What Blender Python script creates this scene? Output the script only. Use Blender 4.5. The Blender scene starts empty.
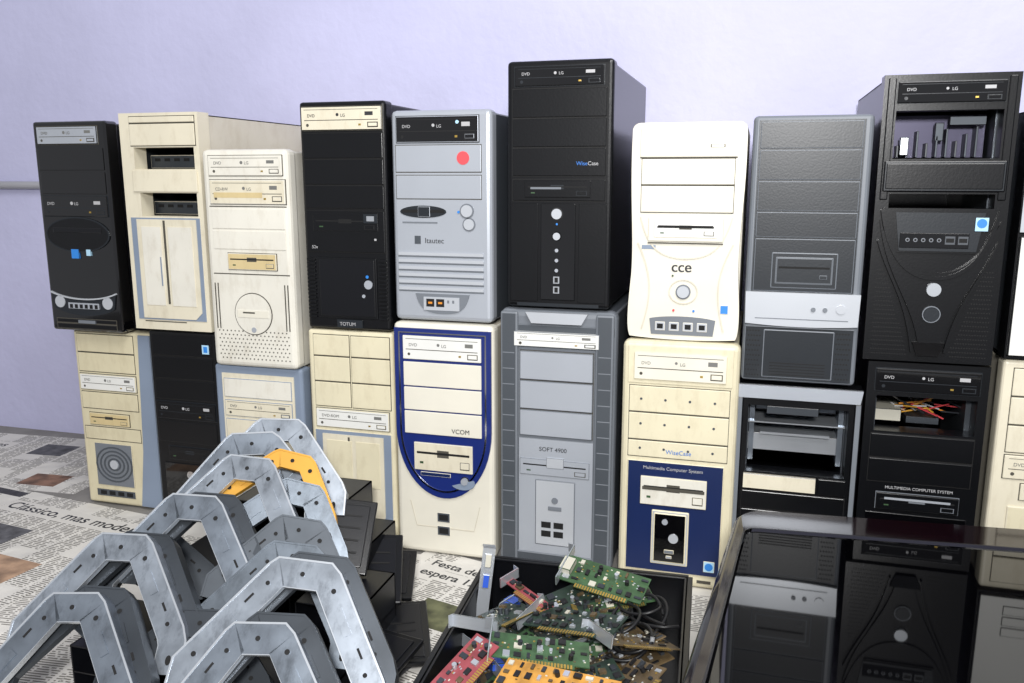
import bpy, bmesh, math, random
from mathutils import Matrix, Vector, Euler
random.seed(7)
SC=bpy.context.scene
SC.view_settings.view_transform='Standard'
rad=math.radians

# ------------------------------------------------------------ materials
def hexc(h):
    h=h.lstrip('#'); c=[int(h[i:i+2],16)/255 for i in (0,2,4)]
    return tuple((v/12.92 if v<=.04045 else ((v+.055)/1.055)**2.4) for v in c)+(1,)
MATS={}
def mat(name,col,rough=.5,metal=0.,var=.05,bump=0.,bscale=300,nscale=9,spec=.5,coat=0.,grime=None):
    if name in MATS: return MATS[name]
    m=bpy.data.materials.new(name); m.use_nodes=True
    nt=m.node_tree; b=nt.nodes['Principled BSDF']
    b.inputs['Roughness'].default_value=rough; b.inputs['Metallic'].default_value=metal
    b.inputs['Specular IOR Level'].default_value=spec
    b.inputs['Coat Weight'].default_value=coat
    tc=nt.nodes.new('ShaderNodeTexCoord')
    n=nt.nodes.new('ShaderNodeTexNoise'); n.inputs['Scale'].default_value=nscale; n.inputs['Detail'].default_value=6
    nt.links.new(tc.outputs['Object'],n.inputs['Vector'])
    r=nt.nodes.new('ShaderNodeValToRGB'); c=hexc(col)
    r.color_ramp.elements[0].position=.3; r.color_ramp.elements[1].position=.65
    r.color_ramp.elements[0].color=tuple(v*(1-var*2) for v in c[:3])+(1,)
    r.color_ramp.elements[1].color=c
    nt.links.new(n.outputs['Fac'],r.inputs['Fac']); out=r.outputs['Color']
    if grime:
        g=nt.nodes.new('ShaderNodeTexNoise'); g.inputs['Scale'].default_value=28; g.inputs['Detail'].default_value=9; g.inputs['Roughness'].default_value=.7
        mp=nt.nodes.new('ShaderNodeMapping'); mp.inputs['Scale'].default_value=(1.6,1,.6); nt.links.new(tc.outputs['Object'],mp.inputs[0]); nt.links.new(mp.outputs[0],g.inputs['Vector'])
        gr=nt.nodes.new('ShaderNodeValToRGB'); gr.color_ramp.elements[0].position=.5; gr.color_ramp.elements[1].position=.75
        gr.color_ramp.elements[0].color=(0,0,0,1); gr.color_ramp.elements[1].color=(grime[1],)*3+(1,)
        nt.links.new(g.outputs['Fac'],gr.inputs['Fac'])
        mx=nt.nodes.new('ShaderNodeMix'); mx.data_type='RGBA'; nt.links.new(gr.outputs['Color'],mx.inputs['Factor']); nt.links.new(out,mx.inputs['A']); mx.inputs['B'].default_value=hexc(grime[0]); out=mx.outputs['Result']
    nt.links.new(out,b.inputs['Base Color'])
    if bump>0:
        n2=nt.nodes.new('ShaderNodeTexNoise'); n2.inputs['Scale'].default_value=bscale; n2.inputs['Detail'].default_value=3
        nt.links.new(tc.outputs['Object'],n2.inputs['Vector'])
        bp=nt.nodes.new('ShaderNodeBump'); bp.inputs['Strength'].default_value=bump; bp.inputs['Distance'].default_value=.002
        nt.links.new(n2.outputs['Fac'],bp.inputs['Height']); nt.links.new(bp.outputs['Normal'],b.inputs['Normal'])
    MATS[name]=m; return m
GB=('#8a7650',.26)
cream=mat('cream_plastic','#d6cfba',.42,grime=GB); cream2=mat('offwhite_plastic','#d9d6cb',.42,grime=GB); ivory=mat('ivory_plastic','#dad6c8',.38)
beige=mat('beige_plastic','#cfc6a8',.42,grime=GB); yellowed=mat('yellowed_plastic','#cbb88a',.5,grime=GB); warm=mat('warm_cream_plastic','#d6ceb2',.42,grime=GB)
white=mat('white_plastic','#dadad6',.38,var=.03); silver=mat('silver_plastic','#a9aeb6',.34,.25,var=.03)
lsilver=mat('light_silver','#bfc3c9',.3,.3,var=.03); chrome=mat('chrome','#d8dadd',.12,1.,var=.02)
grey=mat('grey_plastic','#6d7279',.45); dgrey=mat('dark_grey_plastic','#22262b',.36,bump=.06,spec=.35); mgrey=mat('mid_grey','#454a50',.42)
black=mat('black_plastic','#0b0c0f',.28,bump=.05,var=.1,spec=.4); gloss=mat('gloss_black','#060608',.07,coat=.7,var=.05)
blackm=mat('black_metal','#121317',.28,.1,bump=.03,spec=.4); dark=mat('recess_black','#050506',.8); line=mat('seam_shadow_plastic','#47443c',.8)
dline=mat('black_seam','#030304',.7)
creamm=mat('cream_painted_steel','#cac4b4',.4,grime=GB); whitem=mat('offwhite_painted_steel','#ccc9be',.4,grime=GB)
G2=('#42464b',.75)
steel=mat('galvanised_steel','#8f98a3',.34,.75,var=.2,nscale=22,bump=.08,bscale=40,grime=G2); steelb=mat('galvanised_steel_light','#a3abb5',.34,.7,var=.2,nscale=26,bump=.08,bscale=40,grime=G2)
steelc=mat('galvanised_steel_dark','#6f7780',.38,.75,var=.2,nscale=26,bump=.08,bscale=40,grime=G2); steel2=mat('bright_steel','#c8cdd3',.3,.7,var=.06)
dsteel=mat('dull_steel','#4c5157',.45,.7,var=.2)
navy=mat('navy_plastic','#1a2a6c',.3,coat=.3); dnavy=mat('dark_navy_plastic','#14244f',.35); bluegrey=mat('bluegrey_plastic','#7d8a9d',.45)
blue=mat('sticker_blue','#2f7fd0',.4); lblue=mat('sticker_light_blue','#a9cfe6',.4); red=mat('sticker_red','#d84a50',.5); orange=mat('orange_part','#d88a2a',.5)
pgreen=mat('pcb_green','#3c5a3a',.45,nscale=60,var=.25); pdark=mat('pcb_dark_green','#28382f',.45,nscale=60,var=.25); porange=mat('pcb_amber','#c08c3e',.45,nscale=60,var=.22)
pred=mat('pcb_red','#8a4046',.45,nscale=60,var=.2); pbrown=mat('pcb_brown','#5c4d36',.45,nscale=60,var=.3); pblue=mat('pcb_blue','#2c4468',.45,nscale=60,var=.2)
gold=mat('gold_contacts','#c8a855',.35,.8); chip=mat('chip_black','#141416',.45); vga=mat('connector_blue','#2b52b8',.4); wht=mat('connector_white','#b9b6a8',.5)
ink=mat('ink_dark','#26282c',.6,var=0); inkl=mat('ink_mid','#6b6b68',.6,var=0); inkw=mat('ink_white','#a8a8aa',.5,var=0); inkb=mat('ink_blue','#2c6fc0',.5,var=0)
yel=mat('yellow_label','#c99430',.5,var=.1)

# ------------------------------------------------------------ mesh builder
class MB:
    def __init__(s): s.bm=bmesh.new(); s.mats=[]
    def mi(s,m):
        if m not in s.mats: s.mats.append(m)
        return s.mats.index(m)
    def box(s,x0,x1,y0,y1,z0,z1,m,bv=0.,M=None,seg=2):
        vs=[Vector((x,y,z)) for x in (x0,x1) for y in (y0,y1) for z in (z0,z1)]
        if M is not None: vs=[M@v for v in vs]
        v=[s.bm.verts.new(p) for p in vs]; fs=[]; i=s.mi(m)
        for q in ((0,1,3,2),(4,6,7,5),(0,4,5,1),(2,3,7,6),(0,2,6,4),(1,5,7,3)):
            f=s.bm.faces.new([v[k] for k in q]); f.material_index=i; fs.append(f)
        bv=min(bv,.45*min(abs(x1-x0),abs(y1-y0),abs(z1-z0)))
        if bv>1e-5:
            es=list({e for f in fs for e in f.edges})
            bmesh.ops.bevel(s.bm,geom=es,offset=bv,segments=seg,affect='EDGES',profile=.5)
    def poly(s,pts,y0,y1,m,M=None):
        i=s.mi(m)
        A=[Vector((x,y0,z)) for x,z in pts]; B=[Vector((x,y1,z)) for x,z in pts]
        if M is not None: A=[M@p for p in A]; B=[M@p for p in B]
        A=[s.bm.verts.new(p) for p in A]; B=[s.bm.verts.new(p) for p in B]; n=len(A)
        for f in [s.bm.faces.new(A),s.bm.faces.new(B[::-1])]+[s.bm.faces.new((A[k],B[k],B[(k+1)%n],A[(k+1)%n])) for k in range(n)]:
            f.material_index=i
    def cyl(s,x,z,r,y0,y1,m,n=20,M=None,rz=None):
        rz=rz or r
        s.poly([(x+r*math.cos(2*math.pi*k/n),z+rz*math.sin(2*math.pi*k/n)) for k in range(n)],y0,y1,m,M)
    def finish(s,name,loc=(0,0,0),rotz=0,parent=None):
        bmesh.ops.recalc_face_normals(s.bm,faces=s.bm.faces)
        me=bpy.data.meshes.new(name); s.bm.to_mesh(me); s.bm.free()
        for m in s.mats: me.materials.append(m)
        o=bpy.data.objects.new(name,me); SC.collection.objects.link(o)
        o.location=loc; o.rotation_euler=(0,0,rotz)
        if parent: o.parent=parent
        return o
def offs(pts,w,closed=False):
    n=len(pts); L=[];Rr=[]
    for i,(x,y) in enumerate(pts):
        a=pts[i-1] if (i>0 or closed) else pts[i]; b=pts[(i+1)%n] if (i<n-1 or closed) else pts[i]
        dx,dy=b[0]-a[0],b[1]-a[1]; l=math.hypot(dx,dy) or 1; nx,ny=-dy/l,dx/l
        L.append((x+nx*w/2,y+ny*w/2)); Rr.append((x-nx*w/2,y-ny*w/2))
    return L,Rr
def arc(cx,cy,rx,ry,a0,a1,n=16):
    return [(cx+rx*math.cos(rad(a0+(a1-a0)*k/n)),cy+ry*math.sin(rad(a0+(a1-a0)*k/n))) for k in range(n+1)]
def bez(p0,p1,p2,p3,n=14):
    o=[]
    for k in range(n+1):
        t=k/n;u=1-t
        o.append(tuple(u**3*p0[i]+3*u*u*t*p1[i]+3*u*t*t*p2[i]+t**3*p3[i] for i in (0,1)))
    return o
ZB=.004
class Tower:
    """front face at local y=0 looking to -Y, design units run left->right / top->bottom"""
    def __init__(s,X,Z,W,H,dw,dh,body,bezel,y=1.4,depth=.40,holes=(),bev=.006,rot=0,outline=None,inner=None):
        s.b=MB(); s.X,s.Z,s.W,s.H=X,Z+ZB,W,H; s.sx=W/dw; s.sz=H/dh; s.y=y; s.rot=rot; s.txt=[]; s.dw,s.dh=dw,dh
        b=s.b; s.holes=holes
        if outline:
            b.poly([(x*s.sx,H-t*s.sz) for x,t in outline],0,.035,bezel)
        elif not holes:
            b.box(0,W,0,.035,0,H,bezel,bev,seg=3)
        else:
            xs=sorted({0,dw,*[h[0] for h in holes],*[h[2] for h in holes]}); ys=sorted({0,dh,*[h[1] for h in holes],*[h[3] for h in holes]})
            for i in range(len(ys)-1):
                for j in range(len(xs)-1):
                    cx=(xs[j]+xs[j+1])/2; cy=(ys[i]+ys[i+1])/2
                    ins=any(h[0]<cx<h[2] and h[1]<cy<h[3] for h in holes)
                    if not ins: b.box(xs[j]*s.sx,xs[j+1]*s.sx,0,.035,H-ys[i+1]*s.sz,H-ys[i]*s.sz,bezel)
        g=.004
        if not holes:
            b.box(g,W-g,.03,depth,g*.3,H-g,body,.003)
        else:
            t=.002; inn=inner or dsteel
            b.box(g,g+t,.035,depth,0,H-g,body); b.box(W-g-t,W-g,.035,depth,0,H-g,body)
            b.box(g,W-g,.035,depth,H-g-t,H-g,body); b.box(g,W-g,.035,depth,0,t,body); b.box(g,W-g,depth-t,depth,0,H-g,body)
            b.box(g+t,g+t+.015,.036,.2,.01,H-.01,inn); b.box(W-g-t-.015,W-g-t,.036,.2,.01,H-.01,inn)
    def box(s,x0,y0,x1,y1,d,m,bv=.0008,back=.0005,front=None):
        s.b.box(x0*s.sx,x1*s.sx,-d/1000,back,s.H-y1*s.sz,s.H-y0*s.sz,m,bv)
    def poly(s,pts,d,m,back=.0005): s.b.poly([(x*s.sx,s.H-y*s.sz) for x,y in pts],-d/1000,back,m)
    def stroke(s,pts,w,d,m,closed=False):
        L,R=offs(pts,w,closed); n=len(pts)
        for i in range(n if closed else n-1):
            j=(i+1)%n; s.poly([L[i],L[j],R[j],R[i]],d,m)
    def cyl(s,x,y,r,d,m,n=20):
        s.b.cyl(x*s.sx,s.H-y*s.sz,r*s.sx,-d/1000,.0005,m,n)
    def btn(s,x,y,r,m=None,ring=None,d=3):
        s.cyl(x,y,r*1.25,d*.5,ring or dline); s.cyl(x,y,r,d,m or chrome)
    def bays(s,x0,ys,x1,m,d=2.,gap=.7,bk=None):
        s.box(x0-.5,ys[0],x1+.5,ys[-1],.4,bk or line,0)
        for a,c in zip(ys,ys[1:]): s.box(x0,a+gap,x1,c-gap,d,m,.0012)
    def optical(s,x0,y0,x1,y1,m,ln=None,d=3.,label='DVD',tm=None):
        ln=ln or line; tm=tm or inkl; w=x1-x0;h=y1-y0
        s.box(x0-.6,y0-.6,x1+.6,y1+.6,.6,ln,0); s.box(x0,y0,x1,y1,d,m,.0012)
        s.box(x0+w*.04,y0+h*.56,x1-w*.04,y0+h*.59,d+.2,ln,0); s.box(x0+w*.04,y0+h*.12,x1-w*.04,y0+h*.14,d+.2,ln,0)
        s.box(x1-w*.16,y0+h*.7,x1-w*.05,y0+h*.86,d+.8,m,.0005); s.box(x1-w*.17,y0+h*.67,x1-w*.04,y0+h*.9,d+.2,ln,0)
        s.box(x1-w*.28,y0+h*.74,x1-w*.25,y0+h*.82,d+.3,gold,0)
        s.cyl(x0+w*.08,y0+h*.78,w*.018,d+.2,ln,10); s.box(x0+w*.8,y0+h*.24,x0+w*.9,y0+h*.40,d+.15,tm,0)
        hh=min(h*.19,3.6)
        s.text(label,x0+w*.08,y0+h*.44,hh,tm,d); s.text('LG',x0+w*.5,y0+h*.44,hh,tm,d); s.cyl(x0+w*.46,y0+h*.35,hh*.4,d+.15,tm,10)
    def floppy(s,x0,y0,x1,y1,m,ln=None,d=3.):
        ln=ln or line; w=x1-x0;h=y1-y0
        s.box(x0-.6,y0-.6,x1+.6,y1+.6,.6,ln,0); s.box(x0,y0,x1,y1,d,m,.0010)
        s.box(x0+w*.05,y0+h*.32,x1-w*.05,y0+h*.40,d+.2,dark,0); s.box(x0+w*.4,y0+h*.24,x0+w*.6,y0+h*.50,d+.15,ln,0)
        s.box(x1-w*.2,y0+h*.62,x1-w*.06,y0+h*.84,d+1.,m,.0004); s.box(x1-w*.21,y0+h*.6,x1-w*.05,y0+h*.88,d+.2,ln,0)
        s.box(x0+w*.1,y0+h*.68,x0+w*.16,y0+h*.76,d+.3,pgreen,0)
    def usb(s,x,y,w=9,h=4,m=None): s.box(x,y,x+w,y+h,.9,m or steel2,0); s.box(x+.8,y+.8,x+w-.8,y+h-.8,1.1,dark,0)
    def dots(s,x0,y0,x1,y1,nx,ny,r,m=None,test=None,d=.4):
        for i in range(nx):
            for j in range(ny):
                x=x0+(x1-x0)*(i+(.5 if j%2 else 0))/nx; y=y0+(y1-y0)*j/max(1,ny-1)
                if test is None or test(x,y): s.cyl(x,y,r,d,m or dline,6)
    def text(s,t,x,y,size,m=None,d=0):
        if t: s.txt.append((t,x,y,size,m or ink,d))
    def done(s):
        o=s.b.finish('desktop_computer_tower',(s.X,s.y,s.Z),s.rot)
        for t,x,y,size,m,d in s.txt:
            c=bpy.data.curves.new('label_text','FONT'); c.body=t; c.size=size*s.sz*1.15; c.extrude=.00015
            c.materials.append(m); q=bpy.data.objects.new('label_text',c); SC.collection.objects.link(q)
            q.parent=o; q.rotation_euler=(rad(90),0,0); q.location=(x*s.sx,-d/1000-.0004,s.H-y*s.sz)
        return o

# ============================================================ TOP ROW
t=Tower(-1.388,.384,.174,.416,72,208,blackm,gloss)
t.optical(5,5,64,22,silver,label='DVD'); t.box(4,26,68,47,1.5,gloss); t.box(4,49,68,70,1.5,gloss)
t.optical(4,72,68,92,gloss,ln=dgrey,tm=inkw,label='DVD')
t.poly(arc(36,110,31,17,0,360,28)[:-1],2,black); t.stroke(arc(36,110,31,17,0,360,28)[:-1],1.2,2.6,dgrey,True)
t.box(12,103,60,108,3,blackm)
t.box(28,124,36,134,3,blue); t.box(43,124,48,131,3,lblue)
t.poly([(4,170)]+bez((4,170),(20,178),(52,178),(68,170))+[(66,184)]+bez((66,184),(52,194),(20,194),(6,184)),2.5,dgrey)
t.cyl(12,178,5,4,lsilver); t.cyl(60,178,5,4,lsilver); t.box(20,178,52,185,4,silver,.001)
for k in range(6): t.box(22+k*5,180,25+k*5,184,4.4,dark,0)
t.stroke(bez((3,168),(20,177),(52,177),(69,168)),1.4,4,lsilver)
t.bays(6,[195,200,206],66,black,1); t.box(28,196,46,200,2.5,grey); t.done()
# T2 cream with open bays
t=Tower(-1.182,.397,.174,.415,73,215,creamm,cream,holes=[(12,33,68,54),(15,77,68,100)],bev=0)
t.bays(10,[3,10,32],70,cream,2.5); t.box(10,55,70,76,4,cream,.001); t.text('VCOM',44,69,4.5)
for z0,z1 in ((40,53),(86,99)):
    t.b.box(.03,t.W-.012,.045,.16,t.H-z1*t.sz,t.H-z0*t.sz,dsteel,.001)
    for k in range(5): t.b.box(.04+k*.022,.052+k*.022,.0440,.046,t.H-(z0+6)*t.sz,t.H-(z0+3)*t.sz,dark)
t.box(4,101,70,205,1.5,bluegrey,.001); t.poly([(10,103),(66,103),(66,196),(60,203),(10,203)],3,cream)
t.box(35,104,37,188,3.4,line,0); t.box(14,110,33,190,4,cream2,.001); t.box(39,110,62,190,4,cream2,.001); t.box(30,140,32,170,4.5,bluegrey)
t.box(10,206,50,207,.5,line,0)
t.done()
# T3 off-white
t=Tower(-.996,.336,.180,.407,85,215,whitem,cream2,y=1.385,bev=.010)
t.optical(8,6,80,25,cream2); t.optical(8,29,82,52,cream,label='CD-RW'); t.box(12,41,60,46,3.4,yellowed,0)
t.box(6,54,82,55,.4,line,0); t.box(8,57,80,76,1.5,cream2); t.box(8,78,80,96,1.5,cream2)
t.floppy(22,100,70,116,yellowed); t.box(6,120,82,121,.5,line,0)
t.cyl(44,160,19,.8,line,32); t.cyl(44,160,18.2,1.6,cream2,32); t.box(28,156,60,164,2.6,ivory,.001); t.box(34,158,46,159.5,2.9,line,0); t.cyl(44,176,2.4,2.4,silver)
t.dots(8,178,80,206,18,8,.7,line,test=lambda x,y:(x-44)**2+(y-160)**2>460)
for x in (6,9,76,79): t.box(x,130,x+1,176,.6,line,0)
t.done()
# T4 black with cream drive
t=Tower(-.797,.417,.167,.407,83,230,blackm,black)
t.optical(3,5,80,28,cream,d=4,tm=ink); t.bays(3,[30,56,82,106],80,black,2,bk=dline)
t.bays(3,[107,150],80,black,2.6,bk=dline); t.floppy(10,112,74,128,black,ln=dline,d=3.4); t.box(60,110,74,120,4.6,dgrey); t.box(63,112,71,118,5,steel2)
t.text('52x',8,146,4,inkw,2.6); t.box(70,135,72,137,3.4,inkw,0)
for k in range(16):
    y=156+k*4; t.box(2,y,10,y+2.4,3.5,black,.0006); t.box(73,y,81,y+2.4,3.5,black,.0006)
t.box(12,155,71,218,2.5,black,.002); t.box(14,157,69,216,3,blackm,.002)
t.dots(18,160,44,172,8,4,.7); t.btn(63,182,4,silver,d=5); t.btn(58,194,1.6,silver,d=4); t.btn(62,174,1.4,blue,d=4)
t.usb(40,204,10,4); t.box(30,219,56,228,3,dgrey); t.text('TOTUM',33,225.5,4.5,inkw,3); t.done()
# T5 silver
t=Tower(-.621,.441,.184,.365,98,208,mgrey,silver,bev=.009)
t.optical(6,6,86,31,gloss,ln=dline,tm=inkw); t.cyl(66,12,1.6,4,lblue)
t.bays(5,[33,60],88,silver,1.5); t.cyl(71,46,6,2.4,red)
t.bays(5,[62,86],88,silver,1.5)
t.poly(arc(31,98,23,6,0,360,24)[:-1],1.2,dgrey); t.box(10,96,52,99,1.8,dark,0); t.box(26,93,38,103,2.2,dgrey)
t.btn(74,97,5.5,lsilver,ring=grey,d=3); t.btn(76,110,5,lsilver,ring=grey,d=3); t.cyl(66,98,1.2,2,blue)
t.box(10,108,45,109.5,.8,grey,0)
t.text('Itautec',32,129,6.5); t.poly([(22,122),(28,122),(28,130),(22,130)],.8,mgrey)
for k in range(6):
    y=138+k*7; t.box(5,y,90,y+4,2.4,lsilver,.001); t.box(5,y+4,90,y+5.4,.5,grey,0)
t.poly([(22,180)]+[(76,180)]+bez((76,180),(72,196),(66,200),(49,200))+bez((49,200),(32,200),(26,196),(22,180))[1:-1],2,grey)
t.box(30,183,66,197,3,lsilver)
for q in (33,43): t.box(q,185,q+8,193,3.3,dark,0); t.box(q+2,188,q+6,190,3.6,orange,0)
t.box(54,186,56,189,3.4,grey,0); t.box(59,186,61,189,3.4,grey,0)
t.done()
# T6 tall black
t=Tower(-.410,.474,.178,.406,102,240,blackm,black,bev=.007,depth=.43)
t.optical(8,6,93,24,gloss,ln=dgrey,tm=inkw); t.bays(6,[26,54,82,110],96,black,2,bk=dline)
t.text('Wise',68,99,4.6,inkb,2.2); t.text('Case',79,99,4.6,inkw,2.2)
t.bays(6,[112,134],96,black,2,bk=dline); t.floppy(18,114,82,130,black,ln=dgrey,d=4); t.box(24,120,54,122,4.6,grey,0)
t.box(34,136,68,232,2.5,gloss,.003); t.box(4,136,31,234,1.5,black,.003); t.box(71,136,98,234,1.5,black,.003)
t.btn(50,146,5,lsilver,d=6); t.btn(50,168,3.6,lsilver,d=5); t.cyl(50,156,1,3,blue)
for k in range(3): t.cyl(50,182+k*10,1.8,3,silver,10)
for k in range(2): t.box(47,208+k*10,53,215+k*10,3.2,steel2,0); t.box(48.3,209+k*10,51.7,214+k*10,3.4,dark,0)
t.box(10,235,92,239,1,dgrey)
t.done()
# T7 ivory curved
ol=[(2,6)]+arc(10,8,8,7,180,270,5)+arc(104,8,8,7,270,360,5)+bez((112,8),(114,70),(108,110),(110,150))+bez((110,150),(113,185),(114,205),(110,213))+bez((110,213),(80,216),(34,216),(4,213))+bez((4,213),(0,205),(1,185),(4,150))+bez((4,150),(6,110),(0,70),(2,8))[:-1]
t=Tower(-.203,.430,.184,.350,114,215,whitem,ivory,outline=ol[1:])
t.box(10,6,104,34,2.6,ivory,.003); t.box(10,34,104,35,1,line,0); t.box(78,22,92,25,3,line,0); t.box(79,22.4,91,24.6,3.6,ivory,0); t.bays(12,[35,61,88],102,ivory,3)
t.box(20,92,94,116,3,ivory,.002); t.floppy(26,96,88,112,white,d=4); t.box(30,100,84,102.5,4.6,dark,0); t.box(20,117,94,118,3,line,0)
t.stroke(bez((12,92),(20,122),(30,132),(57,133))+bez((57,133),(84,132),(94,122),(102,92)),1.4,1.6,creamm)
t.stroke(bez((10,118),(26,150),(26,170),(16,205)),1.6,1.6,creamm); t.stroke(bez((104,118),(88,150),(88,170),(98,205)),1.6,1.6,creamm)
t.text('cce',44,146,13,ink,.4); t.text('cce',44.5,146,13,ink,.3)
t.stroke(arc(57,166,14,12,0,360,26)[:-1],1.2,1.6,creamm,True); t.btn(57,166,6,lsilver,ring=grey,d=5); t.cyl(46,150,1,2,pgreen); t.cyl(68,185,1.2,2,blue); t.cyl(48,185,1.2,2,red)
t.poly([(24,194)]+bez((24,194),(40,190),(74,190),(90,194))+[(88,210),(26,210)],1.5,grey)
for k in range(4): t.box(30+k*14,197,40+k*14,206,2.4,lsilver); t.box(32+k*14,199,38+k*14,204,2.7,dark,0)
t.box(94,178,102,187,1.2,blue); t.box(14,120,28,124,.8,bluegrey,0)
t.done()
# T8 dark grey silver band
t=Tower(-.014,.369,.174,.417,120,265,blackm,grey,bev=.007)
t.box(6,4,112,174,1.2,dgrey,.001); t.bays(8,[5,32,62,92,118,172],110,dgrey,3,bk=dline)
t.box(26,132,94,168,4,dgrey,.002); t.box(30,136,90,164,4.4,mgrey,.002); t.box(31,137,89,163,4.7,dgrey,.002); t.box(34,146,86,148,5,dark,0); t.box(76,154,84,158,5.4,dgrey)
t.poly([(1,172),(119,172),(118,204)]+bez((118,204),(80,207),(40,207),(2,204)),8,lsilver)
t.btn(72,188,2.5,grey,d=10); t.btn(84,188,2.5,grey,d=10); t.btn(100,187,5,lsilver,ring=grey,d=10); t.box(12,198,108,199,8.3,grey,0)
t.box(2,207,116,263,3,dgrey,.002); t.box(22,210,96,260,4,dgrey,.003)
t.dots(5,212,20,258,5,10,1.0,d=3.4); t.dots(98,212,113,258,5,10,1.0,d=3.4)
for k in range(5): t.box(30,244+k*3,88,245+k*3,4.4,dline,0)
t.done()
# T9 black with curved smile
t=Tower(.168,.416,.180,.424,134,283,blackm,black,y=1.395,holes=[(14,34,120,80),(14,114,120,128)],inner=dsteel)
t.optical(14,7,120,27,gloss,ln=dgrey,tm=inkw,d=4)
t.box(4,3,12,120,3,black,.003); t.box(122,3,130,120,3,black,.003)
t.box(6,82,128,112,5,dgrey,.002); t.box(8,84,126,110,5.5,black,.002)
t.b.box(.022,.155,.075,.077,t.H-78*t.sz,t.H-36*t.sz,mat('drive_back','#3c3a4c',.4,.6))
for k in range(9): t.b.box(.03+k*.0135,.033+k*.0135,.05,.075,t.H-78*t.sz,t.H-(66-(k*7)%19)*t.sz,dsteel if k%3 else mgrey,.0005)
t.b.box(.034,.046,.045,.056,t.H-76*t.sz,t.H-58*t.sz,steel2,.001); t.b.box(.082,.094,.05,.06,t.H-62*t.sz,t.H-44*t.sz,dsteel,.001); t.b.box(.10,.15,.045,.05,t.H-47*t.sz,t.H-38*t.sz,dsteel,.001)
t.poly([(8,128),(126,128),(112,172),(22,172)],3,black)
t.poly([(22,132),(112,132),(106,170),(28,170)],5,dgrey); t.box(28,152,98,167,6,gloss)
for k in range(5): t.cyl(36+k*8,159,2.2,6.6,grey); t.cyl(36+k*8,159,1.3,6.9,dark)
t.box(74,155,84,163,6.6,mgrey,0); t.box(87,155,97,163,6.6,mgrey,0); t.box(75,157,83,161,6.9,dark,0); t.box(88,157,96,161,6.9,dark,0)
t.box(102,136,116,150,6,lblue); t.cyl(109,142,5,6.4,blue)
t.poly(bez((6,140),(16,196),(44,216),(56,262))+[(78,262)]+bez((78,262),(90,216),(118,196),(128,140))+bez((128,140),(108,184),(88,192),(67,192))[1:]+bez((67,192),(46,192),(26,184),(6,140))[1:-1],6,black)
t.stroke(bez((8,130),(18,184),(44,197),(67,197))+bez((67,197),(90,197),(116,184),(126,130))[1:],3.5,9,black)
t.stroke(bez((6,160),(20,200),(40,214),(50,272)),2.2,7,black); t.stroke(bez((128,160),(114,200),(94,214),(84,272)),2.2,7,black)
t.btn(67,208,7.5,steel2,ring=grey,d=11); t.btn(67,233,8,dgrey,ring=mgrey,d=10); t.stroke(arc(67,233,9,8,0,360,20)[:-1],1,9,grey,True)
t.poly([(50,262),(84,262),(78,276),(56,276)],7,gloss)
t.dots(8,190,46,276,14,20,.8,dline,test=lambda x,y:x<14+(y-180)*.33)
t.dots(90,190,128,276,14,20,.8,dline,test=lambda x,y:x>120-(y-180)*.33)
t.done()
# T10 right edge
t=Tower(.360,.431,.180,.36,100,200,mgrey,black,y=1.38,holes=[(12,40,92,62),(12,66,92,96)],bev=0)
t.box(2,2,98,38,3,cream,.003); t.optical(12,8,90,30,cream); t.box(12,63,92,65.5,2,black); t.box(0,40,8,98,3,lsilver,.002)
t.b.box(.03,.15,.05,.15,.2,.28,dsteel,.001); t.b.box(.03,.05,.04,.06,.19,.24,steel2,.001)
t.box(1,100,99,198,5,white,.006); t.btn(50,130,8); t.bays(20,[160,170,180,190],80,white,6); t.done()

# ============================================================ BOTTOM ROW
t=Tower(-1.368,0,.196,.380,79,180,creamm,beige,y=1.43)
t.bays(4,[3,22,42],60,beige,2); t.optical(4,44,60,60,white); t.bays(4,[62,80],60,beige,2); t.floppy(10,84,50,96,yellowed); t.bays(4,[98,112],60,beige,1.5)
t.poly([(66,2),(77,2),(77,178),(56,178),(62,120)],3,bluegrey)
t.box(12,115,50,160,2,grey,.001)
for r in (18,14,10,6): t.stroke(arc(31,137,r,r,0,360,24)[:-1],1.4,3,mgrey,True)
t.cyl(31,137,4,4,lsilver); t.box(10,164,50,172,1.4,mgrey)
for k in range(4): t.box(14+k*9,166,20+k*9,170,2,dark,0)
t.done()
# B2 black
t=Tower(-1.164,0,.155,.393,72,200,blackm,black,y=1.41)
t.bays(4,[3,26,50,72],68,black,2,bk=dline); t.optical(4,74,68,92,black,ln=dgrey,tm=inkw); t.bays(4,[94,118],68,black,2,bk=dline)
t.floppy(14,122,60,136,black,ln=dgrey); t.box(8,140,64,192,2,gloss,.003); t.btn(36,152,4); t.box(58,12,66,22,3,lblue); t.box(60,14,64,20,3.3,blue,0); t.done()
# B3
t=Tower(-1.008,0,.192,.335,88,165,creamm,bluegrey)
t.poly([(8,8),(80,8),(80,150),(72,158),(16,158),(8,150)],2,cream); t.bays(10,[12,32],78,cream2,4); t.optical(10,34,78,50,cream,d=4.4); t.bays(10,[52,72],78,cream,4)
t.floppy(22,76,66,88,cream,d=4.4); t.box(14,92,74,150,4,cream2,.002); t.btn(44,104,5); t.bays(20,[120,127,134,141],68,cream,5); t.done()
# B4
t=Tower(-.800,0,.172,.414,85,220,creamm,warm)
t.bays(6,[4,26,52,78],42,warm,2.5); t.bays(44,[4,26,52,78],82,warm,2.5); t.optical(6,80,80,99,white,label='DVD-ROM')
t.box(4,102,82,214,2,bluegrey,.002); t.poly([(12,106),(74,106),(74,190),(66,204),(20,204),(12,196)],4,cream)
t.box(16,112,42,160,5,warm); t.box(46,112,70,160,5,warm); t.box(38,108,40,200,4.4,line,0); t.btn(28,176,4); t.btn(56,176,3); t.done()
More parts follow.
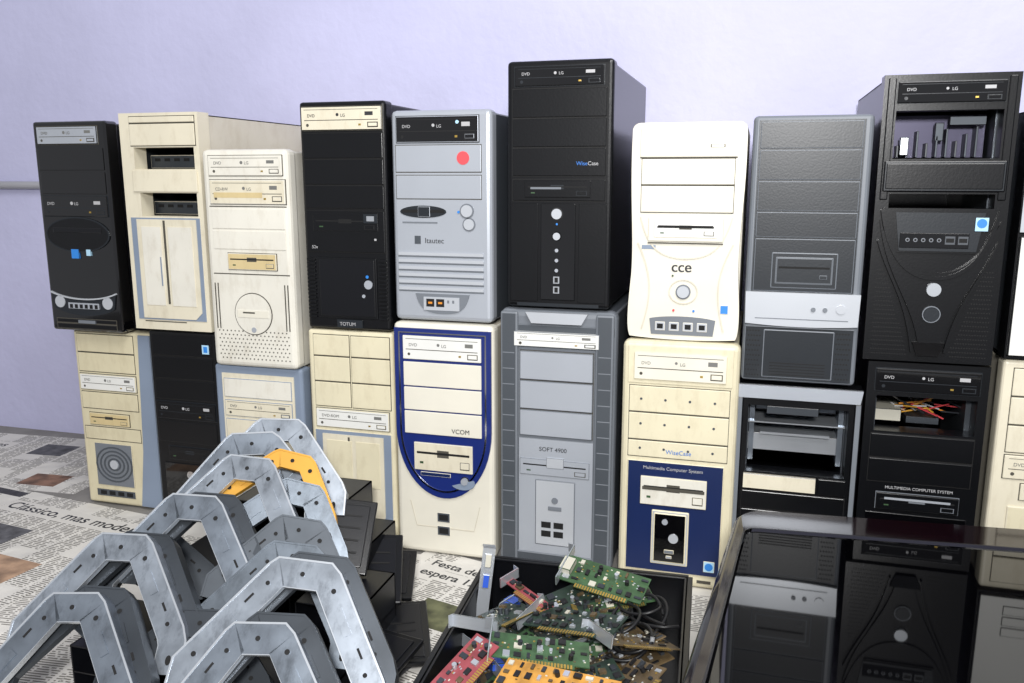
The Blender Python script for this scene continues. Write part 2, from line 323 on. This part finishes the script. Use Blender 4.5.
# B5 blue shield
t=Tower(-.622,0,.190,.438,98,235,creamm,ivory,y=1.39,bev=.009)
sh=[(2,5),(96,5),(96,100)]+arc(49,104,47,70,0,180,24)+[(2,100)]
t.poly(sh,4,navy); inn=[(7,9),(91,9),(91,100)]+arc(49,104,42,63,0,180,24)+[(7,100)]
t.stroke(inn,1.6,5.5,chrome,True)
t.optical(11,12,87,35,white,d=7); t.bays(11,[37,62,86,110],87,ivory,6.5,bk=dnavy); t.text('VCOM',58,106,5.5,ink,7)
t.floppy(20,118,78,146,cream,d=7); t.poly(arc(68,156,12,7,-30,150,12),6.5,bluegrey); t.btn(70,154,3.4,silver,d=9)
t.box(26,148,56,152,5.5,dnavy)
for k in range(2): t.box(41,190+k*14,54,200+k*14,1.2,mgrey); t.box(43,192+k*14,52,198+k*14,1.5,dark,0)
t.stroke([(14,180),(20,206),(78,206),(84,180)],1,.8,creamm)
t.done()
# B6 grey workstation
t=Tower(-.424,0,.206,.470,118,250,mgrey,grey,bev=.012)
t.box(2,2,20,248,8,mgrey,.004); t.box(98,2,116,248,8,mgrey,.004)
t.box(1,236,117,249,5,mgrey,.003)
t.poly([(28,2),(90,2),(84,12),(34,12)],9,lsilver); t.box(2,14,116,22,4,mgrey)
t.optical(16,20,102,34,white,d=9); t.bays(22,[38,66,94,120],96,silver,6)
t.box(20,122,98,240,3,silver,.004); t.text('SOFT 4900',42,134,5,ink,3.1); t.floppy(22,142,94,158,silver,d=5); t.box(50,140,68,150,6,lsilver)
t.box(38,162,80,228,4.5,lsilver,.004); t.box(52,188,66,192,6,grey)
for k in range(2): t.box(45,204+k*9,55,210+k*9,5,dark,0); t.box(58,204+k*9,68,210+k*9,5,dark,0)
t.btn(59,182,3.4,grey,d=6)
for k in range(13): t.box(4,40+k*15,17,41.5+k*15,8.2,grey,.001); t.box(101,40+k*15,114,41.5+k*15,8.2,grey,.001)
t.done()
# B7 cream + navy panel
t=Tower(-.205,0,.190,.428,114,240,creamm,warm,y=1.385,bev=.01)
t.box(6,4,108,40,2,warm,.004); t.optical(12,10,102,36,ivory,d=5); t.bays(8,[42,68,95,112],106,warm,2)
for r in range(3):
    for x in (20,44,68,92): t.cyl(x,55+r*24,1.3,2.6,mgrey,10)
t.text('WiseCase',46,107,5,inkb,2.2)
t.box(8,115,104,226,3,dnavy,.003); t.text('Multimedia Computer System',24,123,4,inkw,3.2)
t.floppy(22,130,88,158,cream2,d=6); t.box(24,140,86,143,7,line,0)
t.box(34,163,72,218,5,lsilver,.003); t.box(36,165,70,216,6,gloss,.003); t.btn(48,174,3,silver,d=8); t.btn(57,190,5,lsilver,ring=grey,d=8); t.box(48,202,58,206,7,grey); t.box(50,208,56,211,7,silver)
t.box(88,210,99,221,4,lblue); t.cyl(93.5,215.5,4,4.4,blue)
for k in range(4): t.box(16+k*22,231,30+k*22,234,.6,line,0)
t.done()
# B8 open bay
t=Tower(-.018,0,.192,.364,120,225,blackm,black,holes=[(12,22,108,92)],inner=dsteel)
t.poly([(0,1),(120,1),(118,14),(2,14)],5,silver); t.box(0,14,7,224,4,grey,.002); t.box(113,14,120,224,4,grey,.002)
t.b.box(.02,.172,.045,.25,t.H-.125,t.H-.095,steel2,.001); t.b.box(.02,.172,.03,.25,t.H-.073,t.H-.071,steel2); t.b.box(.03,.16,.05,.2,t.H-.056,t.H-.028,steel,.002)
t.b.box(.04,.15,.035,.06,t.H-.094,t.H-.090,steel2)
t.b.box(.022,.03,.036,.2,t.H-.14,t.H-.03,steel); t.b.box(.162,.17,.036,.2,t.H-.14,t.H-.03,steel)
t.box(30,22,80,30,1,dsteel); t.box(10,94,82,110,4,cream,.001); t.box(84,94,110,110,3,black)
t.bays(10,[112,132,150],110,black,2,bk=dline); t.poly([(4,152)]+bez((4,152),(40,160),(80,160),(116,152))+[(116,176)]+bez((116,176),(80,184),(40,184),(4,176)),7,silver); t.btn(60,168,5,d=9)
t.box(20,188,100,220,2,gloss,.003); t.done()
# B9 black open bay with wires
t=Tower(.178,0,.172,.412,115,245,blackm,black,holes=[(10,32,106,66)],inner=dsteel)
t.optical(8,6,107,27,gloss,ln=dgrey,tm=inkw); t.bays(8,[68,92,116],107,black,2,bk=dline); t.text('MULTIMEDIA COMPUTER SYSTEM',26,122,3.4,inkw,.5)
t.floppy(18,126,98,142,black,ln=grey,d=4); t.box(26,130,90,132,4.8,silver,0); t.box(8,146,107,235,2,gloss,.004); t.btn(56,160,6)
for k in range(26):
    m=[red,yel,inkw,orange,dsteel,ink][k%6]; x=random.uniform(.06,.15); z=t.H-random.uniform(.078,.1)
    t.b.box(-.025,.025,-.001,.001,-.001,.001,m,M=Matrix.Translation((x,random.uniform(.05,.1),z))@Euler((0,random.uniform(-.5,.5),random.uniform(-1,1))).to_matrix().to_4x4())
t.b.box(.02,.06,.04,.12,t.H-.105,t.H-.085,wht,.001); t.b.box(.07,.12,.06,.12,t.H-.112,t.H-.1,dsteel,.001)
t.done()
# B10
t=Tower(.362,0,.185,.428,100,235,creamm,cream,y=1.385)
t.bays(8,[6,30,54,78],92,cream,2.5); t.optical(8,80,92,100,cream); t.floppy(22,104,78,118,cream); t.box(14,124,86,224,3,warm,.004); t.btn(50,140,6); t.done()

# ============================================================ ROOM
def newmesh(name,verts,faces,m):
    me=bpy.data.meshes.new(name); me.from_pydata(verts,[],faces); me.materials.append(m)
    o=bpy.data.objects.new(name,me); SC.collection.objects.link(o); return o
wm=mat('painted_plaster','#c3c3e2',.55,var=.05,bump=.7,bscale=38,nscale=4)
fm=mat('concrete_floor','#8d8a86',.8,var=.2,bump=.3,bscale=80,nscale=6)
b=MB(); b.box(-3.2,3.2,1.84,1.94,0,2.7,wm); b.finish('wall_back')
b=MB(); b.box(-3.2,3.2,-1.5,1.94,-.06,0,fm); b.finish('floor')
b=MB(); b.cyl(0,0,.010,0,-1.9,mat('grey_conduit','#a2a2a8',.4),16,M=Matrix.Translation((-3.1,1.828,.675))@Matrix.Rotation(rad(90),4,'Z')); b.box(-2.4,-2.37,1.815,1.84,.66,.69,steel2,.002); b.finish('wall_conduit_pipe')

# ------------------------------------------------------------ newspapers
def newsprint(seed):
    m=bpy.data.materials.new('newsprint'); m.use_nodes=True; nt=m.node_tree; N=nt.nodes; L=nt.links
    bs=N['Principled BSDF']; bs.inputs['Roughness'].default_value=.8
    tc=N.new('ShaderNodeTexCoord'); sp=N.new('ShaderNodeSeparateXYZ'); L.new(tc.outputs['Object'],sp.inputs[0])
    def mth(op,a,b=None):
        n=N.new('ShaderNodeMath'); n.operation=op
        for i,v in enumerate((a,b)):
            if v is None: continue
            if isinstance(v,(int,float)): n.inputs[i].default_value=v
            else: L.new(v,n.inputs[i])
        return n.outputs[0]
    x=sp.outputs[0]; y=sp.outputs[1]; LH=.0056
    cx=mth('FRACT',mth('DIVIDE',mth('ADD',x,5.+seed*.013),.055)); col=mth('LESS_THAN',cx,.88)
    ly=mth('FRACT',mth('DIVIDE',mth('ADD',y,5.),LH)); ln=mth('LESS_THAN',ly,.5)
    cb=N.new('ShaderNodeCombineXYZ'); L.new(mth('FLOOR',mth('DIVIDE',x,.004)),cb.inputs[0]); L.new(mth('FLOOR',mth('DIVIDE',mth('ADD',y,5.),LH)),cb.inputs[1])
    wn=N.new('ShaderNodeTexWhiteNoise'); wn.noise_dimensions='2D'; L.new(cb.outputs[0],wn.inputs['Vector']); wd=mth('LESS_THAN',wn.outputs['Value'],.8)
    cb2=N.new('ShaderNodeCombineXYZ'); L.new(mth('FLOOR',mth('DIVIDE',mth('ADD',x,5.+seed*.013),.055)),cb2.inputs[0]); L.new(mth('FLOOR',mth('DIVIDE',y,.06)),cb2.inputs[1])
    w2=N.new('ShaderNodeTexWhiteNoise'); w2.noise_dimensions='2D'; L.new(cb2.outputs[0],w2.inputs['Vector']); blk=mth('LESS_THAN',w2.outputs['Value'],.8)
    f=mth('MULTIPLY',mth('MULTIPLY',col,ln),mth('MULTIPLY',wd,blk))
    mx=N.new('ShaderNodeMix'); mx.data_type='RGBA'; L.new(f,mx.inputs['Factor']); mx.inputs['A'].default_value=hexc('#d2cfc9'); mx.inputs['B'].default_value=hexc('#76736e')
    L.new(mx.outputs['Result'],bs.inputs['Base Color'])
    nz=N.new('ShaderNodeTexNoise'); nz.inputs['Scale'].default_value=9; L.new(tc.outputs['Object'],nz.inputs['Vector'])
    bp=N.new('ShaderNodeBump'); bp.inputs['Distance'].default_value=.02; bp.inputs['Strength'].default_value=.7; L.new(nz.outputs['Fac'],bp.inputs['Height']); L.new(bp.outputs['Normal'],bs.inputs['Normal'])
    return m
np_=[newsprint(i) for i in range(3)]
photo=[mat('photo_brown','#8f6c58',.7,nscale=30,var=.35),mat('photo_grey','#66666a',.7,nscale=40,var=.35),mat('photo_olive','#6d6f50',.7,nscale=35,var=.4),mat('photo_tan','#b8977c',.7,nscale=25,var=.3),mat('photo_dark','#4a494e',.7,nscale=45,var=.4)]
paper_blank=mat('paper_blank','#d2cfc9',.8,var=.02)
papers=bpy.data.objects.new('newspaper_sheets',None); SC.collection.objects.link(papers)
zc=[.0003]
def sheet(cx,cy,rot,w=.58,h=.32,photos=(),heads=()):
    z=zc[0]; zc[0]+=.00025
    o=newmesh('sheet',[(-w/2,-h/2,0),(w/2,-h/2,0),(w/2,h/2,0),(-w/2,h/2,0)],[(0,1,2,3)],np_[int(z*1e5)%3]); o.location=(cx,cy,z); o.rotation_euler=(0,0,rad(rot)); o.parent=papers
    for (x0,y0,x1,y1,k) in photos:
        p=newmesh('printed_photo',[(x0,y0,.00008),(x1,y0,.00008),(x1,y1,.00008),(x0,y1,.00008)],[(0,1,2,3)],photo[k]); p.parent=o
    for (tx,x,y,s) in heads:
        pl=newmesh('headline_band',[(x-.01,y-s*.3,.00008),(x+len(tx)*s*.5,y-s*.3,.00008),(x+len(tx)*s*.5,y+s*.9,.00008),(x-.01,y+s*.9,.00008)],[(0,1,2,3)],paper_blank); pl.parent=o
        c=bpy.data.curves.new('headline_text','FONT'); c.body=tx; c.size=s; c.offset=.0006; c.materials.append(ink); q=bpy.data.objects.new('headline_text',c); SC.collection.objects.link(q); q.parent=o; q.location=(x,y,.00015)
    return o
sheet(-1.75,1.62,4,.6,.36,[(-.28,-.1,-.12,.02,3),(-.02,.04,.08,.12,1),(.12,-.15,.22,-.08,0)],[('Esportes',-.26,.08,.04)])
sheet(-1.25,1.66,-6,.5,.34,[(-.2,-.12,-.08,-.05,4)])
sheet(-1.95,1.3,10,.6,.4,[(-.2,-.15,0,0,0),(.08,.04,.2,.14,3)])
sheet(-1.15,.9,6,.6,.4,[(-.25,-.1,-.1,.05,1)])
sheet(-1.7,.98,-3,.6,.36,[(0,-.1,.15,.04,0),(.18,-.02,.28,.08,3),(-.2,-.1,-.05,.1,2)])
sheet(-1.42,1.22,-7,.56,.42,[(-.25,-.14,-.12,-.02,3),(-.08,-.02,.05,.06,1),(.08,-.14,.2,-.04,3),(-.25,.175,-.14,.2,4)],[('Clássico, mas moderno',-.12,.125,.043)])
sheet(-.8,1.2,-4,.6,.4,[]); sheet(-.6,.7,3,.6,.42,[])
sheet(-.42,1.14,-14,.42,.46,[(-.10,-.01,.05,.07,2),(-.18,-.2,.0,-.08,1)],[('Festa de Votorantim com',-.17,.175,.03),('espera 120 mil até o',-.17,.138,.03)])
sheet(-.1,.95,8,.5,.5,[(.05,.05,.15,.15,1)]); sheet(.1,1.25,2,.6,.3,[])

# ------------------------------------------------------------ steel bracket pile
pile=bpy.data.objects.new('steel_bracket_pile',None); SC.collection.objects.link(pile)
def place(x,y,z,tilt,yaw,roll=0): return Matrix.Translation((x,y,z))@Matrix.Rotation(rad(yaw),4,'Z')@Matrix.Rotation(rad(-tilt),4,'X')@Matrix.Rotation(rad(roll),4,'Y')
def mitre(pts,w):
    """offset an open polyline with true mitred corners"""
    o=[]
    for i in range(len(pts)):
        p=Vector(pts[i])
        d0=(Vector(pts[i])-Vector(pts[i-1])).normalized() if i>0 else None
        d1=(Vector(pts[i+1])-Vector(pts[i])).normalized() if i<len(pts)-1 else None
        if d0 is None: n=Vector((-d1.y,d1.x)); k=1
        elif d1 is None: n=Vector((-d0.y,d0.x)); k=1
        else:
            n=(Vector((-d0.y,d0.x))+Vector((-d1.y,d1.x))).normalized(); k=1/max(.4,n.dot(Vector((-d1.y,d1.x))))
        o.append(tuple(p+n*w*k))
    return o
def bracket(x,y,z,tilt,yaw,roll=0,w=.23,h=.15,band=.034,fl=.024,m=None,lo=.30):
    m=m or steel; b=MB()
    # outer sheet outline: left leg, chamfer, top run, chamfer, right leg
    out=[(-.50*w,-lo*3*h),(-.50*w,-lo*2.3*h),(-.17*w,-.05*h),(-.13*w,0),(.13*w,0),(.18*w,-.06*h),(.47*w,-.66*h),(.50*w,-.76*h),(.50*w,-h)]
    inn=mitre(out,-band)
    M=place(x,y,z,tilt,yaw,roll); n=len(out)
    for i in range(n-1):
        b.poly([out[i],out[i+1],inn[i+1],inn[i]],-.0005,.0005,m,M)
    o1=mitre(out,.0012)
    for i in range(n-1): b.poly([o1[i],o1[i+1],out[i+1],out[i]],-.0006,fl,m,M)
    l1=mitre(out,-.010)
    for i in range(1,n-2): b.poly([out[i],out[i+1],l1[i+1],l1[i]],fl-.001,fl,m,M)
    i1=mitre(inn,-.0010)
    for i in range(n-1): b.poly([inn[i],inn[i+1],i1[i+1],i1[i]],-.0004,.009,steel2 if m in (steel,steelb) else m,M)  # inner lip: white edge highlight painted in with brighter steel
    r0=mitre(out,.0014); r1=mitre(out,-.0010)
    for i in range(n-1): b.poly([r0[i],r0[i+1],r1[i+1],r1[i]],-.0014,0,steel2 if m in (steel,steelb) else m,M)
    def pt(i,f,off): 
        q=mitre(out,-band*off); return (q[i][0]*(1-f)+q[i+1][0]*f, q[i][1]*(1-f)+q[i+1][1]*f)
    def hole(px,pz,r,rz=None,ring=True):
        if ring: b.cyl(px,pz,r*1.25,-.0010,.0,m,14,M,rz=(rz or r)*1.25)
        b.cyl(px,pz,r,-.0013,.0,dark,14,M,rz=rz)
    px,pz=pt(3,.5,.5); hole(px,pz,.0030)
    for i in (1,5):
        px,pz=pt(i,.10,.45); hole(px,pz,.0032)
        px,pz=pt(i,.90,.5); hole(px,pz,.0028)
        a=Vector(pt(i,.66,.40)); c=Vector(pt(i,.76,.40)); d=(c-a).normalized(); nn=Vector((-d.y,d.x))*.0014
        b.poly([tuple(a+nn),tuple(c+nn),tuple(c-nn),tuple(a-nn)],-.0012,.0,dark,M)
        a=Vector(pt(i,.26,.55)); c=Vector(pt(i,.52,.55)); nn=Vector((-d.y,d.x))*.005
        b.poly([tuple(a+nn),tuple(c+nn),tuple(c-nn),tuple(a-nn)],-.0020,.0,m,M)
    px,pz=pt(7,.55,.5); hole(px,pz,.0034,.006,False)
    o=b.finish('bracket'); o.parent=pile; return o
bracket(-.790,.79,.190,42,8,-4,w=.225,h=.17)
bracket(-.775,.82,.185,46,8,0,w=.21,h=.15,m=dsteel)
bracket(-.790,.88,.230,38,10,0,w=.235,h=.17,m=steelb)
bracket(-.775,.905,.222,42,10,2,w=.22,h=.15,m=dsteel)
bracket(-.745,.97,.256,36,14,3,w=.235,h=.17)
bracket(-.730,.995,.250,40,14,4,w=.22,h=.15,m=dsteel)
bracket(-.705,1.05,.290,36,14,6,w=.225,h=.16,m=steelb)
bracket(-.745,1.12,.303,32,18,-2,w=.24,h=.15)
bracket(-.720,1.16,.316,32,18,2,w=.23,h=.15,m=steelb)
bracket(-.530,.79,.190,40,10,-2,w=.235,h=.18)
bracket(-.518,.815,.190,44,10,0,w=.22,h=.16,m=dsteel)
bracket(-.520,.88,.228,38,12,5,w=.265,h=.19,m=steelb)
bracket(-.510,.905,.225,42,14,6,w=.24,h=.17,m=dsteel)
bracket(-.585,.965,.205,38,18,8,w=.22,h=.15,m=steelc)
bracket(-.600,1.01,.222,38,22,12,w=.21,h=.14,m=dsteel)
bracket(-.650,1.085,.290,36,16,14,w=.185,h=.11,m=yel,band=.024,fl=.012)
bracket(-.625,1.06,.255,40,26,18,w=.19,h=.12,m=steelc)
bracket(-.66,.86,.15,50,12,0,w=.22,h=.12,m=dsteel)
bracket(-.89,.86,.13,50,24,-10,w=.19,h=.12,m=steelc)
bracket(-.86,1.00,.18,45,24,-12,w=.19,h=.13,m=dsteel)
b=MB()
def cage(x0,x1,y0,y1,z,m=blackm):
    for a,c in ((x0,x0+.002),(x1-.002,x1)): b.box(a,c,y0,y1,.004,z,m)
    b.box(x0,x1,y0,y1,z-.002,z,m); b.box(x0,x1,y0,y1,z*.5,z*.5+.002,m); b.box(x0,x1,y1-.002,y1,.004,z,m); b.box(x0,x1,y0,y1,.0052,.008,m)
cage(-.86,-.67,.84,.97,.08); cage(-.83,-.62,1.0,1.12,.13); cage(-.80,-.62,1.14,1.28,.18); cage(-.62,-.48,.84,.95,.07); cage(-.6,-.50,.98,1.1,.11); cage(-.64,-.56,1.13,1.24,.13)
o=b.finish('chassis_parts'); o.parent=pile
for (x,y,z,ti,ya,ro,w,h) in ((-.50,1.06,.03,84,25,0,.13,.15),(-.56,1.14,.09,62,30,8,.10,.13),(-.50,.97,.04,82,-10,0,.13,.14),(-.59,1.10,.16,48,28,12,.10,.12),(-.575,1.20,.05,76,30,12,.12,.12)):
    b=MB(); M=place(x,y,z,ti,ya,ro); b.box(-w/2,w/2,-.004,.004,-h/2,h/2,black,.002,M); b.box(-w/2+.01,w/2-.01,-.006,0,-h/2+.01,h/2-.01,blackm,.001,M)
    for k in range(4): b.box(-w/2+.02,w/2-.02,-.0066,-.005,-h/2+.03+k*.02,-h/2+.033+k*.02,dline,0,M)
    o=b.finish('black_panel'); o.parent=pile

# ------------------------------------------------------------ box of circuit boards
cb=bpy.data.objects.new('circuit_board_box',None); SC.collection.objects.link(cb); cb.location=(-.21,.99,.006); cb.rotation_euler=(0,0,rad(3))
b=MB(); X,Y,Zt=.15,.19,.115; tt=.004
b.box(-X,X,-Y,Y,0,.004,black); b.box(-X,-X+tt,-Y,Y,0,Zt,black,.001); b.box(X-tt,X,-Y,Y,0,Zt,black,.001); b.box(-X,X,Y-tt,Y,0,Zt,black,.001); b.box(-X,X,-Y,-Y+tt,0,Zt*.7,black,.001)
b.box(-X-.006,-X+.006,-Y,Y,Zt-.004,Zt,blackm,.001); b.box(X-.006,X+.006,-Y,Y,Zt-.004,Zt,blackm,.001); b.box(-X,X,Y-.006,Y+.006,Zt-.004,Zt,blackm,.001)
o=b.finish('tray'); o.parent=cb
def pcb(name,x,y,z,e,w,h,m,br=True,conn=None,seed=0):
    R=random.Random(seed); b=MB(); M=Matrix.Translation((x,y,z))@Euler([rad(a) for a in e],'XYZ').to_matrix().to_4x4()
    b.box(-w/2,w/2,-h/2,h/2,-.0008,.0008,m,0,M)
    nx,ny=int(w/.013),int(h/.013)
    for i in range(nx):
        for j in range(ny):
            if R.random()<.3: continue
            cx=-w/2+(i+.5)*w/nx; cy=-h/2+(j+.5)*h/ny; cw,ch=R.uniform(.003,.011),R.uniform(.003,.010)
            b.box(cx-cw/2,cx+cw/2,cy-ch/2,cy+ch/2,.0008,.0008+R.uniform(.001,.0035),R.choice([chip,chip,chip,dsteel,dsteel,steel2,wht,pbrown]),0,M)
    for k in range(40):
        cx=R.uniform(-w/2+.006,w/2-.006); cy=R.uniform(-h/2+.006,h/2-.006); b.box(cx,cx+.0025,cy,cy+.0014,.0008,.0016,R.choice([wht,gold,pbrown,steel2]),0,M)
    for k in range(4):
        cx=R.uniform(-w/2+.01,w/2-.01); cy=R.uniform(-h/2+.01,h/2-.01); Mc=M@Matrix.Translation((cx,cy,.001))@Matrix.Rotation(rad(90),4,'X'); b.cyl(0,0,.003,0,.007,R.choice([steel2,chip,chip,dsteel]),12,Mc)
    b.box(-w*.3,w*.35,-h/2-.006,-h/2,-.0008,.0008,m,0,M)
    for k in range(20): b.box(-w*.3+k*w*.032,-w*.3+k*w*.032+w*.02,-h/2-.006,-h/2+.001,-.001,.001,gold,0,M)
    if br:
        b.box(-w/2-.002,-w/2,-h/2-.010,h/2+.010,-.003,.013,steel2,.0003,M); b.box(-w/2-.010,-w/2,h/2+.009,h/2+.010,-.003,.013,steel2,0,M)
        if conn: b.box(-w/2-.006,-w/2+.012,-.014,.012,.001,.011,conn,.001,M)
    o=b.finish(name); o.parent=cb
R=random.Random(11); ms=[pgreen,pdark,pdark,pgreen,pdark,pbrown,pdark,pbrown,pdark,pgreen,pred]
for k in range(42):
    lay=k/42; s=R.uniform(.7,1.15); pcb('circuit_board',R.uniform(-.085,.085),R.uniform(-.13,.14),.02+lay*.095,(R.uniform(-22,22),R.uniform(-22,22),R.choice([-30,20,60,150,200,-70])+R.uniform(-15,15)),.11*s,.055*s,R.choice(ms),br=R.random()<.5,conn=R.choice([None,None,vga,wht]),seed=k)
pcb('circuit_board',.01,-.165,.134,(14,-4,-14),.14,.07,porange,False,None,101)
pcb('circuit_board',-.105,-.14,.126,(10,-20,62),.11,.035,pred,True,vga,102)
pcb('circuit_board',-.05,.05,.126,(10,8,-35),.11,.014,pred,True,None,103)
pcb('circuit_board',.035,.12,.132,(18,6,-12),.12,.05,pgreen,True,wht,104)
pcb('circuit_board',.01,.0,.130,(4,-10,-20),.13,.05,pdark,True,None,105)
pcb('circuit_board',-.09,.0,.124,(-8,10,70),.11,.05,pdark,True,None,106)
pcb('circuit_board',.09,-.02,.124,(-12,14,30),.10,.05,pbrown,True,None,108)
pcb('circuit_board',-.02,-.08,.132,(8,6,10),.12,.045,pgreen,True,None,109)
b=MB(); M=Matrix.Translation((-.135,.1,.12))@Euler((rad(-8),rad(8),rad(20))).to_matrix().to_4x4(); b.box(-.009,.009,-.0006,.0006,-.07,.05,steel2,0,M); b.box(-.009,.009,-.0006,.012,.048,.05,steel2,0,M)
b.box(-.005,.005,-.003,.001,-.01,.01,vga,.001,M); b.box(-.005,.005,-.003,.001,.02,.04,wht,.001,M); o=b.finish('slot_bracket'); o.parent=cb
for k in range(6):
    c=bpy.data.curves.new('cable','CURVE'); c.dimensions='3D'; c.bevel_depth=.0022; s=c.splines.new('NURBS'); s.points.add(7)
    x0=R.uniform(.04,.1);y0=R.uniform(-.02,.12)
    for i,p in enumerate(s.points): p.co=(x0+.03*math.cos(i*.9+k)+i*.003,y0+.05*math.sin(i*.8+k),.116+.010*math.sin(i*1.3+k),1)
    s.use_endpoint_u=True; c.materials.append(chip); o=bpy.data.objects.new('cable',c); SC.collection.objects.link(o); o.parent=cb

# ------------------------------------------------------------ television lying face up
def rring(w0,w1,h0,h1,r,z,n=8):
    o=[]
    for cx,cy,a in ((w1-r,h1-r,0),(w0+r,h1-r,90),(w0+r,h0+r,180),(w1-r,h0+r,270)):
        for k in range(n+1):
            X=cx+r*math.cos(rad(a+90*k/n)); Y=cy+r*math.sin(rad(a+90*k/n)); X+=.18*Y*(1-X/.33); o.append((X,Y,z))
    return o
tvm=mat('tv_gloss_bezel','#10060a',.08,var=.05,spec=.45); tvg=mat('tv_glass','#020203',.03,var=.0,spec=.45); tvb=mat('tv_cabinet','#0c0c0e',.4)
w,h=.66,.50
rings=[(.12,-.12,.12,-.12,.02,0,tvb),(.06,-.06,.06,-.06,.03,.12,tvb),(.0,0,0,0,.035,.185,tvb),(0,0,0,0,.035,.228,tvm),(.003,-.003,.003,-.003,.033,.239,tvm),(.010,-.010,.010,-.010,.03,.246,tvm),(.018,-.018,.024,-.074,.016,.2475,tvm),(.020,-.020,.026,-.076,.014,.2475,tvb),(.022,-.022,.028,-.079,.012,.2445,tvg)]
bm=bmesh.new(); mm=[tvb,tvm,tvg]; prev=None
for a,b_,c_,d_,r,z,m in rings:
    pts=rring(a,w+b_,-h+c_,d_,r,z); vs=[bm.verts.new(p) for p in pts]
    if prev:
        for i in range(len(vs)):
            f=bm.faces.new((prev[i],prev[(i+1)%len(vs)],vs[(i+1)%len(vs)],vs[i])); f.material_index=mm.index(m); f.smooth=z<.2465
    else: bm.faces.new(vs)
    prev=vs
f=bm.faces.new(prev); f.material_index=2
bmesh.ops.recalc_face_normals(bm,faces=bm.faces)
me=bpy.data.meshes.new('television'); bm.to_mesh(me); bm.free()
for m in mm: me.materials.append(m)
tv=bpy.data.objects.new('television',me); SC.collection.objects.link(tv); tv.location=(-.008,1.150,.006); tv.rotation_euler=(0,0,rad(5))

# ============================================================ LIGHT
def area(name,loc,target,size,power,col=(1,1,1)):
    l=bpy.data.lights.new(name,'AREA'); l.size=size; l.energy=power; l.color=col; o=bpy.data.objects.new(name,l); SC.collection.objects.link(o)
    o.location=loc; o.rotation_euler=(Vector(target)-Vector(loc)).to_track_quat('-Z','Y').to_euler()
area('ceiling_bounce',(.4,-.1,2.5),(-.3,1.5,.6),1.0,50,(1,.99,.98))  # unseen area light, added to act as flash bounced off the ceiling
area('flash_lamp',(.10,-.40,1.05),(-.45,1.5,.42),.16,37,(1,.99,.98))
w_=bpy.data.worlds.new('world'); SC.world=w_; w_.use_nodes=True; w_.node_tree.nodes['Background'].inputs[0].default_value=(.92,.94,1,1); w_.node_tree.nodes['Background'].inputs[1].default_value=.44
# ============================================================ CAMERA
c=bpy.data.cameras.new('camera'); c.lens=850/1024*36; c.sensor_width=36; c.clip_start=.01
co=bpy.data.objects.new('camera',c); SC.collection.objects.link(co); co.location=(0,0,.70); co.rotation_euler=(rad(90-11.05),0,rad(16)); SC.camera=co
